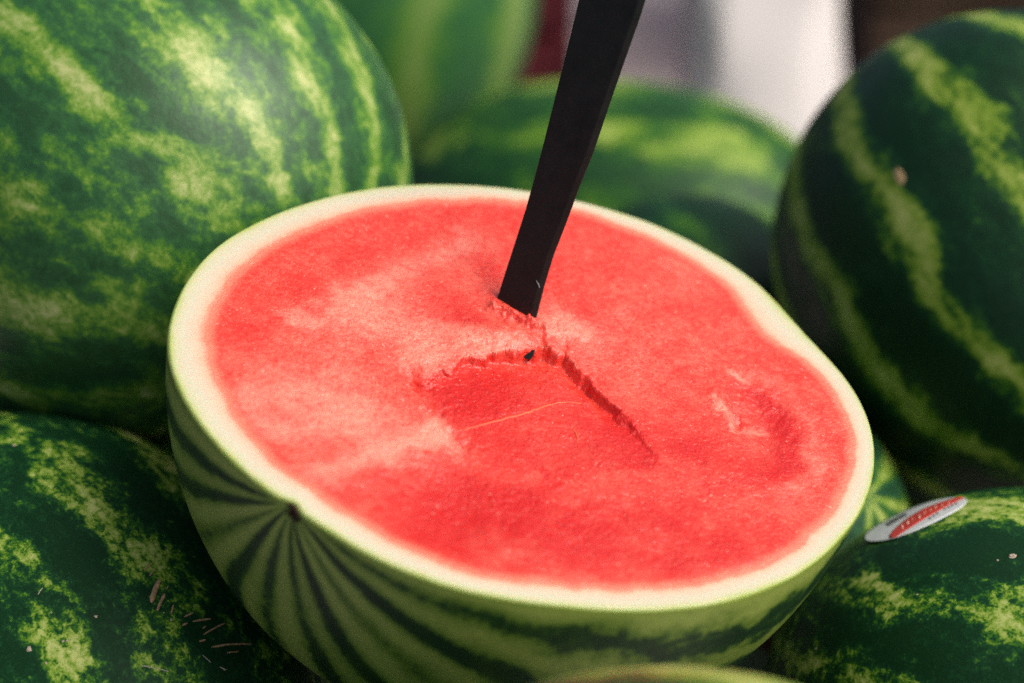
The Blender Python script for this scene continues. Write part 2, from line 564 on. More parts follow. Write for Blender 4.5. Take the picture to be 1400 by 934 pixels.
OUTER = [(228, 470), (233, 435), (250, 392), (285, 345), (330, 314), (390, 287), (450, 268), (520, 255), (580, 251), (640, 252), (700, 257),
         (760, 267), (820, 281), (850, 290), (885, 302), (921, 316), (964, 340), (1010, 366), (1036, 386), (1058, 406), (1080, 433), (1100, 457), (1136, 492),
         (1164, 525), (1184, 561), (1195, 597), (1197, 632), (1190, 668), (1174, 703), (1145, 740), (1105, 775), (1055, 802), (1000, 820),
         (940, 830), (880, 834), (820, 832), (760, 827), (700, 819), (640, 808), (580, 790), (520, 765), (480, 744), (440, 718), (408, 698),
         (372, 674), (346, 654), (320, 632), (288, 597), (260, 560), (243, 530), (233, 500)]
INNER = [(282, 470), (283, 440), (295, 408), (320, 375), (355, 345), (400, 320), (450, 300), (510, 285), (570, 276), (640, 272), (700, 273),
         (760, 281), (820, 297), (875, 317), (925, 342), (965, 367), (1000, 393), (1022, 420), (1036, 448), (1060, 472), (1095, 486), (1122, 508),
         (1145, 539), (1162, 575), (1170, 611), (1166, 645), (1150, 685), (1120, 722), (1080, 755), (1030, 782), (980, 797), (920, 804),
         (860, 806), (800, 805), (740, 800), (690, 794), (640, 783), (600, 770), (560, 753), (520, 733), (480, 709), (424, 671), (380, 640),
         (352, 612), (330, 585), (312, 555), (297, 525), (286, 497)]
NT_ = 900


def polar(poly, sm):
    p = np.array([on_cut(*q) for q in poly])
    th = np.arctan2(p[:, 1], p[:, 0]); r = np.hypot(p[:, 0], p[:, 1])
    k = np.argsort(th); th, r = th[k], r[k]
    tt = np.linspace(-math.pi, math.pi, NT_, endpoint=False)
    rr = np.interp(tt, th, r, period=2 * math.pi)
    ker = np.exp(-0.5 * (np.arange(-40, 41) / sm) ** 2); ker /= ker.sum()
    rr = np.convolve(np.concatenate([rr[-40:], rr, rr[:40]]), ker, 'valid')
    return tt, rr


TH, R_OUT = polar(OUTER, 9)
_, R_IN = polar(INNER, 7)
R_IN = np.minimum(R_IN + 0.0017 * (fbm(TH * 10, TH * 0 + 3, 5, 5, 0.7) - 0.5) * 2, R_OUT - 0.004)
STEM2 = on_cut(396, 690)
sdir = STEM2 / np.hypot(*STEM2)
sth = math.atan2(sdir[1], sdir[0])
dth = np.angle(np.exp(1j * (TH - sth)))
R_OUT = R_OUT - 0.0022 * np.exp(-(dth / 0.035) ** 2)          # small dimple at the stem


def seg_dist(U, V, pts):
    """unsigned distance to a polyline, and signed side (positive on its left)"""
    best = np.full(U.shape, 1e9); side = np.zeros(U.shape)
    for (x0, y0), (x1, y1) in zip(pts[:-1], pts[1:]):
        dx, dy = x1 - x0, y1 - y0
        t = np.clip(((U - x0) * dx + (V - y0) * dy) / (dx * dx + dy * dy), 0, 1)
        d = np.hypot(U - x0 - t * dx, V - y0 - t * dy)
        s = dx * (V - y0) - dy * (U - x0)
        m = d < best
        best = np.where(m, d, best); side = np.where(m, s, side)
    return best, side


def blob(U, V, px, py, rx, ry, rot=0.0):
    """soft ellipse on the face: centre by traced point, radii in millimetres along the face"""
    c = on_cut(px, py)
    du, dv = U - c[0], V - c[1]
    cs, sn = math.cos(rot), math.sin(rot)
    a = (du * cs + dv * sn) / (rx * 1e-3); b = (-du * sn + dv * cs) / (ry * 1e-3)
    return np.exp(-(a * a + b * b))


def streak(U, V, pts, wmm):
    d, _ = seg_dist(U, V, [on_cut(*p) for p in pts])
    return np.exp(-(d / (wmm * 1e-3)) ** 2)


def inside(U, V, pts):
    c = np.zeros(U.shape, bool)
    n = len(pts)
    for i in range(n):
        x0, y0 = pts[i]; x1, y1 = pts[(i + 1) % n]
        k = ((y0 > V) != (y1 > V)) & (U < (x1 - x0) * (V - y0) / (y1 - y0 + 1e-15) + x0)
        c ^= k
    return c


# outline of the broken-out hollow: a ragged back wall, a straight right wall, then it shallows out towards the viewer
WALL_BACK = [(556, 512), (572, 520), (588, 517), (606, 508), (626, 499), (640, 492), (662, 489), (684, 485), (704, 482), (722, 481), (738, 474), (756, 481), (776, 485)]
WALL_RIGHT = [(776, 485), (797, 508), (818, 530), (842, 556), (866, 584), (888, 608), (906, 628)]
FRONT = [(880, 650), (800, 660), (700, 650), (640, 625), (606, 600), (590, 570), (570, 540)]


def relief(U, V, wr):
    """height of the face above the cut plane, plus colour fields"""
    mm = 1e-3
    # ragged edges: warp the lookup by noise
    jx = (fbm(U * 260, V * 260, 21, 2) - 0.5) * 6.5 * mm
    jy = (fbm(U * 260, V * 260, 22, 2) - 0.5) * 6.5 * mm
    Uj, Vj = U + jx, V + jy
    Ur, Vr = U + jx * 0.45, V + jy * 0.45
    back = [on_cut(*p) for p in WALL_BACK]; right = [on_cut(*p) for p in WALL_RIGHT]; front = [on_cut(*p) for p in FRONT]
    ins = inside((Uj + Ur) / 2, (Vj + Vr) / 2, back + right[1:] + front)
    db, _ = seg_dist(Uj, Vj, back)
    dr, _ = seg_dist(Ur, Vr, right)
    # depth below the lip fades away from the walls
    cu = on_cut(735, 480)
    along = np.hypot(U - cu[0], V - cu[1])
    depth_b = 5.6 * mm * np.exp(-(db / (17 * mm)) ** 1.5) * (0.22 + 0.78 * np.exp(-(along / (26 * mm)) ** 2))
    depth_r = 6.0 * mm * np.exp(-(dr / (10 * mm)) ** 1.4) * np.exp(-(np.maximum(along - 12 * mm, 0) / (38 * mm)) ** 3)
    dmax = np.maximum(depth_b, depth_r)
    df, _ = seg_dist(U, V, front)
    fade = sstep(0, 9 * mm, df)
    wall = sstep(0.0, (1.6 + 1.6 * vnoise(U * 200, V * 200, 77)) * mm, np.minimum(db, dr))
    h = -np.where(ins, dmax * fade * wall, 0)
    soft = np.where(ins, sstep(0, 8 * mm, df + (fbm(U * 200, V * 200, 91, 3) - 0.5) * 9 * mm), 0.0)
    # flesh pushed up around the handle
    h += 3.2 * mm * blob(U, V, 690, 462, 17, 9, 0.0) * ~ins
    h += 2.2 * mm * blob(U, V, 775, 455, 12, 9, 0.3) * ~ins
    h += 1.4 * mm * blob(U, V, 600, 480, 18, 12, 0.3) * ~ins
    dl, _ = seg_dist(Ur, Vr, [on_cut(*p) for p in [(668, 423), (706, 441), (742, 458)]])
    h += (0.6 + 6.5 * np.clip(fbm(U * 420, V * 420, 83, 3) - 0.15, 0, 1)) * mm * np.exp(-(dl / (2.6 * mm)) ** 2) * ~ins
    # notch by the handle's right corner and small steps in the left break
    h -= 1.7 * mm * streak(Ur, Vr, [(738, 448), (741, 474)], 1.3)
    h -= 1.0 * mm * streak(Ur, Vr, [(768, 466), (772, 484)], 1.2)
    n1 = fbm(U * 90, V * 90, 33, 4) - 0.5
    tear = blob(U, V, 640, 470, 26, 16, 0.2) + blob(U, V, 775, 450, 14, 13) + 0.8 * blob(U, V, 600, 570, 13, 22) + 0.7 * blob(U, V, 1010, 545, 14, 20)
    h += np.clip(tear, 0, 1) * ((fbm(U * 300, V * 300, 41, 4, 0.55) - 0.5) * 2.0 * mm)
    d1, s1 = seg_dist(Uj, Vj, [on_cut(*p) for p in [(556, 512), (575, 545), (598, 585), (625, 604)]])
    h += np.where(s1 < 0, 0, -1) * 1.7 * mm * np.exp(-(d1 / (5 * mm)) ** 2)
    # pit left by a seed pocket on the right
    h -= 1.9 * mm * blob(U + jx, V + jy, 1045, 570, 11, 19)
    h -= 2.4 * mm * blob(U + jx * .5, V + jy * .5, 1012, 577, 3.2, 5.0)
    h += 1.4 * mm * blob(U + jx, V + jy, 985, 545, 4, 8)
    # shallow waviness of the cut and the step where the knife turned
    h += (fbm(U * 22, V * 22, 3, 3) - 0.5) * 2.4 * mm + n1 * 0.9 * mm
    h += (fbm(U * 420, V * 420, 6, 2) - 0.5) * 0.35 * mm
    h += 1.2 * mm * streak(U, V, [(420, 662), (520, 628), (610, 592)], 9)
    h -= 2.2 * mm * blob(U, V, 620, 715, 26, 24)
    h += 1.3 * mm * blob(U, V, 530, 400, 45, 16, 0.55)
    # ---------------- colours: coarse white-pink frost and deep red translucent flesh
    rg = fbm(U * 75, V * 75, 52, 5, 0.6)
    wob = 1.1 * (rg - 0.5) * 2
    Uw, Vw = U + (rg - 0.5) * 14 * mm, V + (fbm(U * 75, V * 75, 57, 5, 0.6) - 0.5) * 14 * mm
    fr = 0.45 * streak(Uw, Vw, [(650, 325), (600, 350), (520, 392), (420, 440)], 9)
    fr = fr + 0.45 * blob(Uw, Vw, 520, 440, 26, 16, 0.3) + 0.75 * blob(Uw, Vw, 655, 470, 20, 10) + 0.45 * blob(Uw, Vw, 590, 490, 16, 10)
    fr = fr + 0.55 * blob(Uw, Vw, 420, 545, 26, 26) + 0.30 * blob(Uw, Vw, 340, 570, 16, 26) + 0.42 * blob(Uw, Vw, 530, 590, 26, 16)
    fr = fr + 0.55 * streak(Uw, Vw, [(610, 588), (520, 625), (425, 655)], 5) + 0.8 * blob(Uw, Vw, 775, 450, 12, 11)
    fr = fr + 0.45 * blob(Uw, Vw, 590, 600, 10, 8) + 0.5 * blob(Uw, Vw, 605, 570, 5, 9) + 0.25 * blob(Uw, Vw, 720, 500, 16, 5)
    fr = fr + 0.85 * blob(Uw, Vw, 1016, 514, 4.0, 3.4) + 0.6 * streak(Uw, Vw, [(976, 543), (990, 562), (1010, 590), (1050, 585)], 2.2)
    fr = fr + 0.28 * blob(Uw, Vw, 930, 360, 16, 20) + 0.22 * blob(Uw, Vw, 870, 480, 20, 26) + 0.30 * blob(Uw, Vw, 700, 745, 26, 8)
    fr = fr + 0.16 * blob(Uw, Vw, 1100, 640, 14, 30)
    fr = fr * (0.45 + 1.1 * rg) * (1 - 0.75 * soft)
    dp = 0.85 * blob(Uw, Vw, 640, 705, 38, 28) + 0.75 * blob(Uw, Vw, 880, 735, 55, 22) + 0.65 * blob(Uw, Vw, 1065, 575, 13, 24)
    dp = dp + 0.5 * blob(Uw, Vw, 620, 425, 16, 13) + 0.38 * streak(Uw, Vw, [(330, 450), (420, 390), (520, 340)], 11)
    dp = dp + 0.55 * blob(Uw, Vw, 650, 545, 16, 18) + 0.4 * blob(Uw, Vw, 900, 600, 24, 20) + 0.35 * blob(Uw, Vw, 800, 420, 9, 20)
    dp = dp + 0.35 * blob(Uw, Vw, 960, 640, 30, 26)
    dp = dp * (0.35 + 1.3 * (1 - rg)) + 0.40 * soft
    # ring of paler flesh sweeping round the seed pocket, parallel to the rind
    cr = on_cut(1020, 585)
    rad = np.hypot((U - cr[0]) / 1.0, (V - cr[1]) / 1.25) + (rg - 0.5) * 9 * mm
    rightw = sstep(-10 * mm, 12 * mm, U - cr[0])
    fr = fr + 0.22 * np.exp(-((rad - 29 * mm) / (5 * mm)) ** 2) * rightw
    dp = dp + 0.55 * np.exp(-((rad - 19 * mm) / (5 * mm)) ** 2) * rightw
    fr = 0.62 * fr + 0.26 * sstep(0.20, 0.65, fr + (fbm(U * 240, V * 240, 61, 5, 0.65) - 0.5) * 0.9)
    fr = fr + 0.30 * np.clip(fbm(U * 140, V * 140, 71, 5, 0.65) - 0.45, 0, 1)
    dp = 0.7 * dp + 0.35 * sstep(0.25, 0.75, dp + (fbm(U * 200, V * 200, 66, 5, 0.65) - 0.5) * 0.9)
    sm = sstep(0, 9 * mm, wr)                    # keep the flesh edge quiet
    h = h * (0.25 + 0.75 * sm)
    return h, np.clip(fr, 0, 1) * sm, np.clip(dp, 0, 1) * sm


half = link(bpy.data.objects.new('halved_watermelon', None))
half.matrix_local = frame(E1, E2, N_CUT, C0 - N_CUT * DEPTH)
tag(half, 'watermelon cut open to show red flesh, with a black spoon handle stuck in it', 'watermelon')


def ring_mesh(name, rho_rows, r_of, parent, closed_centre):
    """polar sheet over the face; r_of(row) gives radius for every direction"""
    rows = [r_of(t) for t in rho_rows]
    U = np.concatenate([r * np.cos(TH) for r in rows]); V = np.concatenate([r * np.sin(TH) for r in rows])
    din = np.concatenate([R_IN - r for r in rows])
    ring = np.concatenate([np.clip((r - R_IN) / (R_OUT - R_IN), 0, 1) for r in rows])
    H, fr, dp = relief(U, V, din)
    # rounded lip at the very rim
    edge = np.concatenate([R_OUT - r for r in rows])
    H = H - 0.0009 * np.clip(1 - edge / 0.0012, 0, 1) ** 2
    Vt = np.stack([U, V, H + DEPTH], -1)
    n = len(rows)
    i = np.arange(n - 1)[:, None] * NT_; j = np.arange(NT_)[None, :]; j2 = (j + 1) % NT_
    F = np.stack(np.broadcast_arrays(i + j, i + NT_ + j, i + NT_ + j2, i + j2), -1).reshape(-1, 4)
    me = bpy.data.meshes.new(name)
    me.vertices.add(len(Vt)); me.vertices.foreach_set('co', Vt.astype(np.float32).ravel())
    me.loops.add(F.size); me.loops.foreach_set('vertex_index', F.astype(np.int32).ravel())
    me.polygons.add(len(F)); me.polygons.foreach_set('loop_start', (np.arange(len(F)) * 4).astype(np.int32))
    me.polygons.foreach_set('loop_total', np.full(len(F), 4, np.int32))
    me.polygons.foreach_set('use_smooth', np.ones(len(F), bool))
    for k, a in (('frost', fr), ('deep', dp), ('din', np.maximum(din, 0)), ('ring', ring)):
        me.attributes.new(k, 'FLOAT', 'POINT').data.foreach_set('value', a.astype(np.float32))
    me.materials.append(MAT_FLESH)
    me.update(calc_edges=True)
    me.validate()
    return link(bpy.data.objects.new(name, me), parent), H


NR = 250
flesh, _ = ring_mesh('flesh', np.linspace(0.002, 1, NR), lambda t: t * R_IN, half, True)
rows = np.concatenate([np.linspace(0, 0.9, 30), np.linspace(0.915, 1, 12)])
rind, _ = ring_mesh('rind', rows, lambda t: R_IN + t * (R_OUT - R_IN), half, False)
rim_z = []
# skin bowl, expressed in a frame whose z axis runs through the stem so that stripes fan out from it
ZS = Vector((sdir[0], sdir[1], 0)); YS = Vector((0, 0, 1)); XS = YS.cross(ZS)
SK = frame(XS, YS, ZS, Vector((0, 0, DEPTH)))
SKI = SK.inverted()
NTB, NPH = 300, 84
tb = np.linspace(-math.pi, math.pi, NTB, endpoint=False)
rb = np.interp(tb, TH, R_OUT, period=2 * math.pi)
rsm = np.convolve(np.concatenate([rb[-30:], rb, rb[:30]]), np.ones(61) / 61, 'valid')
bv, brim = [], []
edge_u, edge_v = rb * np.cos(tb), rb * np.sin(tb)
eh, _, _ = relief(edge_u, edge_v, edge_u * 0 - 0.01)
for k in range(NPH):
    s = (k / (NPH - 1)) ** 1.15
    ang = s * math.pi / 2
    mixr = math.exp(-s * 5)
    rr = (rb * mixr + rsm * (1 - mixr)) * math.cos(ang) ** 0.82 * (1 + 0.018 * math.sin(2 * ang))
    zz = -DEPTH * math.sin(ang)
    for j in range(NTB):
        z = zz + (eh[j] - 0.0009) * math.exp(-s * 30)
        bv.append(SKI @ Vector((rr[j] * math.cos(tb[j]), rr[j] * math.sin(tb[j]), z + DEPTH)))
        brim.append(max(0.0, 1 - (-zz) / 0.006))
bf = []
for k in range(NPH - 1):
    for j in range(NTB):
        j2 = (j + 1) % NTB
        bf.append((k * NTB + j, (k + 1) * NTB + j, (k + 1) * NTB + j2, k * NTB + j2))
skin = mesh_obj('skin', bv, bf, MAT_HSKIN, half, matrix=SK, attrs={'rim': brim})
# dried stem scar, cut through with the melon
sc_v, sc_f = [], []
r3 = random.Random(3)
for k in range(4):
    for j in range(14):
        an = j * 2 * math.pi / 14
        rr = (0.0030 if k < 2 else 0.0024 if k == 2 else 0.0010) * (1 + 0.35 * (r3.random() - 0.5))
        dp_ = (-0.005, -0.0004, 0.0001, -0.0006)[k]
        p = Vector((STEM2[0], STEM2[1], 0)) + ZS * (dp_ - 0.0006) + XS * (rr * math.cos(an) * 1.9) + YS * (rr * math.sin(an) * 0.9 - 0.0034)
        sc_v.append((p.x, p.y, p.z + DEPTH))
for k in range(3):
    for j in range(14):
        j2 = (j + 1) % 14
        sc_f.append((k * 14 + j, k * 14 + j2, (k + 1) * 14 + j2, (k + 1) * 14 + j))
sc_f.append(tuple(range(42, 56)))
mesh_obj('stem_scar', sc_v, sc_f, MAT_STEM, half)


def face_point(px, py, lift=0.0):
    q = on_cut(px, py)
    r = np.hypot(*q)
    th = math.atan2(q[1], q[0])
    h, _, _ = relief(np.array([q[0]]), np.array([q[1]]), np.array([np.interp(th, TH, R_IN, period=2 * math.pi) - r]))
    return Vector((q[0], q[1], float(h[0]) + DEPTH + lift))


def tube(name, pts, rads, mat, parent, sides=6):
    vs, fs = [], []
    n = len(pts)
    for i, p in enumerate(pts):
        t = (pts[min(i + 1, n - 1)] - pts[max(i - 1, 0)]).normalized()
        a = t.cross(Vector((0.13, 0.21, 0.97))).normalized(); b = t.cross(a)
        for j in range(sides):
            an = 2 * math.pi * j / sides
            vs.append(p + a * (rads[i] * math.cos(an)) + b * (rads[i] * math.sin(an)))
    for i in range(n - 1):
        for j in range(sides):
            j2 = (j + 1) % sides
            fs.append((i * sides + j, (i + 1) * sides + j, (i + 1) * sides + j2, i * sides + j2))
    fs.append(tuple(range(sides))[::-1]); fs.append(tuple(range((n - 1) * sides, n * sides)))
    return mesh_obj(name, vs, fs, mat, parent)


MAT_VEIN = plain('pale_orange_fibre', (0.85, 0.115, 0.048), 0.45, 0.12, 500)
vp = [(606, 596), (630, 588), (655, 581), (680, 574), (705, 567), (725, 561), (745, 553), (765, 547), (790, 545), (816, 544)]
vq = []
for (x0, y0), (x1, y1) in zip(vp[:-1], vp[1:]):
    for t in (0, 0.25, 0.5, 0.75):
        vq.append((x0 + (x1 - x0) * t, y0 + (y1 - y0) * t + RND.uniform(-0.7, 0.7)))
tube('vein', [face_point(x, y, -0.0003) for x, y in vq], [0.00030 + 0.00035 * math.sin(math.pi * i / len(vq)) for i in range(len(vq))], MAT_VEIN, half)
tube('vein', [face_point(x, y, 0) for x, y in [(785, 585), (788, 592), (791, 600), (789, 604)]], [0.0002, 0.0004, 0.0004, 0.0002], MAT_VEIN, half)

# ------------------------------------------------------------------ the black spoon stuck in the flesh
qa, qb = on_cut(679, 411), on_cut(738, 444)
wa = C0 + E1 * qa[0] + E2 * qa[1]; wb = C0 + E1 * qb[0] + E2 * qb[1]
base = (wa + wb) / 2
AX = camv(0.0354 * 0.97, 0.119, 0.046).normalized()
WD = (wb - wa); WD = (WD - AX * WD.dot(AX)); half_w = WD.length / 2; WD.normalize()
ND = AX.cross(WD).normalized()
if ND.dot(FWD) < 0:
    ND = -ND                          # local y points away from the viewer, the wide side faces -y
spoon = link(bpy.data.objects.new('serving_spoon', None))
BASE_SHIFT = base
spoon.matrix_local = frame(WD, ND, AX, BASE_SHIFT)
tag(spoon, 'black plastic spoon standing upright in the red flesh', 'spoon')


def strip(name, secs, mat, parent, nseg=16):
    """lofted flat bar: sections (z, x offset, y offset, half width, half thickness); chamfered rectangle outline"""
    vs, fs = [], []
    for z, ox, oy, hw, ht in secs:
        ch = ht * 0.75
        prof = [(-hw, -ht * .25), (-hw + ch * .35, -ht), (hw - ch * 1.3, -ht), (hw, -ht * .1), (hw, ht * .3), (hw - ch, ht), (-hw + ch * .35, ht), (-hw, ht * .4)]
        # fine subdivision is not needed on flat sides
        for x, y in prof:
            vs.append((x + ox, y + oy, z))
    m = 8
    for i in range(len(secs) - 1):
        for j in range(m):
            j2 = (j + 1) % m
            fs.append((i * m + j, i * m + j2, (i + 1) * m + j2, (i + 1) * m + j))
    fs.append(tuple(range(m))[::-1]); fs.append(tuple(range((len(secs) - 1) * m, len(secs) * m)))
    o = mesh_obj(name, vs, fs, mat, parent, smooth=False)
    bv_ = o.modifiers.new('bevel', 'BEVEL'); bv_.width = 0.0005; bv_.segments = 2; bv_.limit_method = 'ANGLE'; bv_.angle_limit = math.radians(20)
    return o


bpy.context.view_layer.update()
_mi = spoon.matrix_local.inverted()


def on_handle(px, py):
    """coordinates in the plane of the handle's wide side"""
    o_ = _mi @ CAM; d_ = _mi.to_3x3() @ ray(px, py)
    q_ = o_ + d_ * (-o_.y / d_.y)
    return q_.x, q_.z


prof_z, prof_c, prof_w = [], [], []
for l_, r_, y_ in ((672, 733, 428), (687, 745, 380), (700, 757, 340), (713, 773, 300), (727, 791, 250), (740, 811, 200), (765, 845, 100), (789, 880, 0)):
    (xl, zl), (xr, zr) = on_handle(l_, y_), on_handle(r_, y_)
    prof_z.append((zl + zr) / 2); prof_c.append((xl + xr) / 2); prof_w.append((xr - xl) / 2)
z_top = prof_z[-1]
secs = []
for k in range(34):
    z = -0.022 + k * (z_top + 0.022 + 0.085) / 33
    c_ = float(np.interp(z, prof_z, prof_c)); w_ = float(np.interp(z, prof_z, prof_w)) * abs(1.0)
    if z > z_top:
        c_ += (z - z_top) * (prof_c[-1] - prof_c[-2]) / (prof_z[-1] - prof_z[-2])
        endf = max(0.0, (z - z_top - 0.055) / 0.030)
        w_ *= math.sqrt(max(0.02, 1 - min(1, endf) ** 2))
    secs.append((z, c_, 0.0020, w_, 0.0020))
strip('handle', secs, MAT_HANDLE, spoon)
# hidden bowl in the flesh, curving forward; its shoulder shows through the torn gap
bvv, bff = [], []
NX, NZ = 14, 16
tgt = Vector((*on_cut(722, 477.5), DEPTH - 0.0028))
tw = half.matrix_local @ tgt
ti = spoon.matrix_local.inverted() @ tw
for iz in range(NZ + 1):
    t = iz / NZ
    wz = half_w * (0.95 + 0.55 * math.sin(math.pi * min(1, t * 1.05)) ** 0.8) * (1 if t < 0.7 else math.sqrt(max(0.03, 1 - ((t - 0.7) / 0.3) ** 2)))
    for ix in range(NX + 1):
        s = ix / NX * 2 - 1
        bvv.append((s * wz, -0.004 - 0.010 * t - 0.008 * (1 - s * s) * math.sin(math.pi * t), -0.020 - 0.062 * t))
for iz in range(NZ):
    for ix in range(NX):
        a = iz * (NX + 1) + ix
        bff.append((a, a + 1, a + NX + 2, a + NX + 1))
bo = mesh_obj('spoon_bowl', bvv, bff, MAT_HANDLE, spoon)
so = bo.modifiers.new('thick', 'SOLIDIFY'); so.thickness = 0.0022
# shoulder where handle meets bowl, poking out of the torn flesh
sh_v = []
for dpt, k_ in ((-0.0027, 0.85), (-0.0015, 1.0), (0.010, 1.0)):
    for rx_, uy_ in ((-0.0046, 0.0006), (-0.0020, 0.0022), (0.0034, 0.0020), (0.0028, -0.0004), (0.0012, -0.0024), (-0.0010, -0.0012)):
        sh_v.append(spoon.matrix_local.inverted() @ (tw + RIGHT * (rx_ * k_) + UPC * (uy_ * k_) + FWD * dpt))
sh_f = [tuple(range(6))] + [(r_ * 6 + q_, r_ * 6 + (q_ + 1) % 6, r_ * 6 + 6 + (q_ + 1) % 6, r_ * 6 + 6 + q_) for r_ in (0, 1) for q_ in range(6)] + [tuple(range(12, 18))[::-1]]
mesh_obj('shoulder', sh_v, sh_f, MAT_HANDLE, spoon, smooth=False)
MAT_SCR = plain('scratch_grey', (0.30, 0.36, 0.36), 0.6, 0.1, 100)
# little pale scratch on the wide side
for nm, (s0, s1) in (('scratch', ((733.0, 383.5), (737.5, 393.5))),):
    mi = spoon.matrix_local.inverted()
    pl = []
    for px, py in (s0, ((s0[0] + s1[0]) / 2 + 0.8, (s0[1] + s1[1]) / 2), s1):
        o_ = mi @ CAM; d_ = mi.to_3x3() @ ray(px, py)
        yy = -0.0001
        t_ = (yy - o_.y) / d_.y
        pl.append(o_ + d_ * t_)
    tube(nm, pl, [0.00010, 0.00022, 0.00010], MAT_SCR, spoon, 5)

# ------------------------------------------------------------------ sticker on the lower right melon
Hc, Hx, Hy, Hz, Hr, Hobj = MELONS['H']
bpy.context.view_layer.update()
hit = surf('H', 1250, 705)
MAT_PAPER = plain('sticker_white', (0.66, 0.70, 0.70), 0.38, 0.06, 200, 0.5)
MAT_RED = plain('sticker_red', (0.62, 0.055, 0.035), 0.4, 0.25, 900, 0.5)
MAT_INK = plain('sticker_ink', (0.02, 0.03, 0.035), 0.5, 0.1, 100)
MAT_PALE_INK = plain('sticker_pale_print', (0.75, 0.42, 0.34), 0.5, 0.2, 400)
if hit:
    sp, sn = hit
    L, Rr = at(1172, 728, 0.72), at(1320, 680, 0.72)
    t1 = (Rr - L); t1 = (t1 - sn * t1.dot(sn)).normalized()
    t2 = sn.cross(t1)
    HMI = Hobj.matrix_local.inverted()
    SA, SB = 0.0225, 0.0180

    def stick(s, t, lift):
        """sticker coordinates -1..1 to melon-local points lying on the skin; its left end has come unstuck"""
        q = sp + t1 * (s * SA) + t2 * (t * SB)
        ql = HMI @ q; nl = (HMI.to_3x3() @ sn)
        ok, p, nn, _ = Hobj.ray_cast(ql + nl * 0.05, -nl)
        if not ok:
            p, nn = ql, nl
        lf_ = lift + 0.0014 * max(0.0, -s - 0.2) ** 1.6
        return p + nl * lf_

    def patch(name, fn, ns, nt_, mat, parent, lift, thick=0.00008):
        vs = [stick(*fn(i / ns, j / nt_), lift) for i in range(ns + 1) for j in range(nt_ + 1)]
        fs = []
        for i in range(ns):
            for j in range(nt_):
                a = i * (nt_ + 1) + j
                fs.append((a, a + nt_ + 1, a + nt_ + 2, a + 1))
        o = mesh_obj(name, vs, fs, mat, parent)
        so = o.modifiers.new('paper', 'SOLIDIFY'); so.thickness = thick; so.offset = 1
        return o

    def ell(u, v):
        s = -math.cos(math.pi * u)
        return s, (2 * v - 1) * math.sqrt(max(0.0, 1 - s * s))
    st = patch('sticker', ell, 36, 12, MAT_PAPER, Hobj, 0.0002)
    st['label'] = 'oval white sticker with a red band, one end lifting'

    def band(u, v):
        s = -0.64 + 1.62 * u
        mid = -0.74 + 0.95 * u ** 0.8
        wd = 0.14 + 0.22 * math.sin(math.pi * u)
        t = mid + (2 * v - 1) * wd
        lim = 0.97 * math.sqrt(max(0.0, 1 - s * s))
        return s, max(-lim, min(lim, t))
    patch('red_band', band, 30, 8, MAT_RED, st, 0.00040)
    rr_ = random.Random(5)
    for k in range(9):
        rr_w = rr_.uniform(0.02, 0.05)
        u0 = 0.16 + k * 0.078
        s0 = -0.64 + 1.62 * u0
        m0 = -0.74 + 0.95 * u0 ** 0.8
        hh = rr_.uniform(0.05, 0.13); m0 += rr_.uniform(-0.06, 0.06)
        patch('lettering', lambda u, v: (s0 + rr_w * u + 0.05 * v, m0 - hh + 2 * hh * v), 1, 3, MAT_PALE_INK, st, 0.00058)
    for k, (b0, wdt) in enumerate(((0.14, 0.10), (0.30, 0.05), (0.40, 0.03), (0.48, 0.05))):
        patch('barcode_line', lambda u, v: (-0.52 + 0.44 * u, b0 - 0.10 + 0.20 * u + wdt * v), 5, 1, MAT_INK, st, 0.00040)
    for k in range(8):
        s0 = 0.16 + k * 0.085
        if k in (3,): continue
        t0 = -0.72 + 0.42 * k / 7
        patch('print', lambda u, v: (s0 + 0.035 * u, t0 + 0.09 * v), 1, 1, MAT_INK, st, 0.00040)

# ------------------------------------------------------------------ straw and specks on the melons
MAT_STRAW = plain('dry_straw', (0.38, 0.25, 0.13), 0.75, 0.35, 600, 0.3, 0.0003)
MAT_PALE_STRAW = plain('pale_straw', (0.42, 0.38, 0.30), 0.75, 0.25, 600)
MAT_DUST = plain('dry_crumb', (0.45, 0.36, 0.28), 0.8, 0.3, 800)


def splinter(p0, p1, wpx, key='I', pale=False, label=None):
    a = surf(key, *p0); b = surf(key, *p1)
    if not a or not b:
        return
    (A, na), (B, nb) = a, b
    n = (na + nb).normalized()
    ln = (B - A).length
    x = (B - A).normalized()
    n = (n - x * n.dot(x)).normalized()
    y = n.cross(x)
    d = (A - CAM).dot(FWD)
    hw = max(0.00022, wpx * d / PXM / 2)
    ht = hw * 0.55
    r = random.Random(int(p0[0] * 31 + p0[1] * 7))
    vs, fs = [], []
    secs = 6
    for i in range(secs):
        t = i / (secs - 1)
        k = (0.55 if i in (0, secs - 1) else 1.0) * r.uniform(0.8, 1.15)
        ox = (t - 0.5) * ln
        bend = 0.03 * ln * math.sin(math.pi * t) * r.uniform(0.4, 1.0)
        for an in range(6):
            c, s = math.cos(an * math.pi / 3), math.sin(an * math.pi / 3)
            vs.append((ox + r.uniform(-1, 1) * hw * 0.5 * (i in (0, secs - 1)), c * hw * k + bend, s * ht * k))
    for i in range(secs - 1):
        for j in range(6):
            j2 = (j + 1) % 6
            fs.append((i * 6 + j, (i + 1) * 6 + j, (i + 1) * 6 + j2, i * 6 + j2))
    fs.append((0, 1, 2, 3, 4, 5)); fs.append(tuple(range((secs - 1) * 6, secs * 6))[::-1])
    o = mesh_obj('straw_fragment', vs, fs, MAT_PALE_STRAW if pale else MAT_STRAW, smooth=False, matrix=frame(x, y, n, (A + B) / 2 + n * (ht * 0.8)))
    tag(o, label or 'short brown splinter of dry straw on the dark mottled watermelon', 'straw', 'straw fragments on the watermelon')
    return o


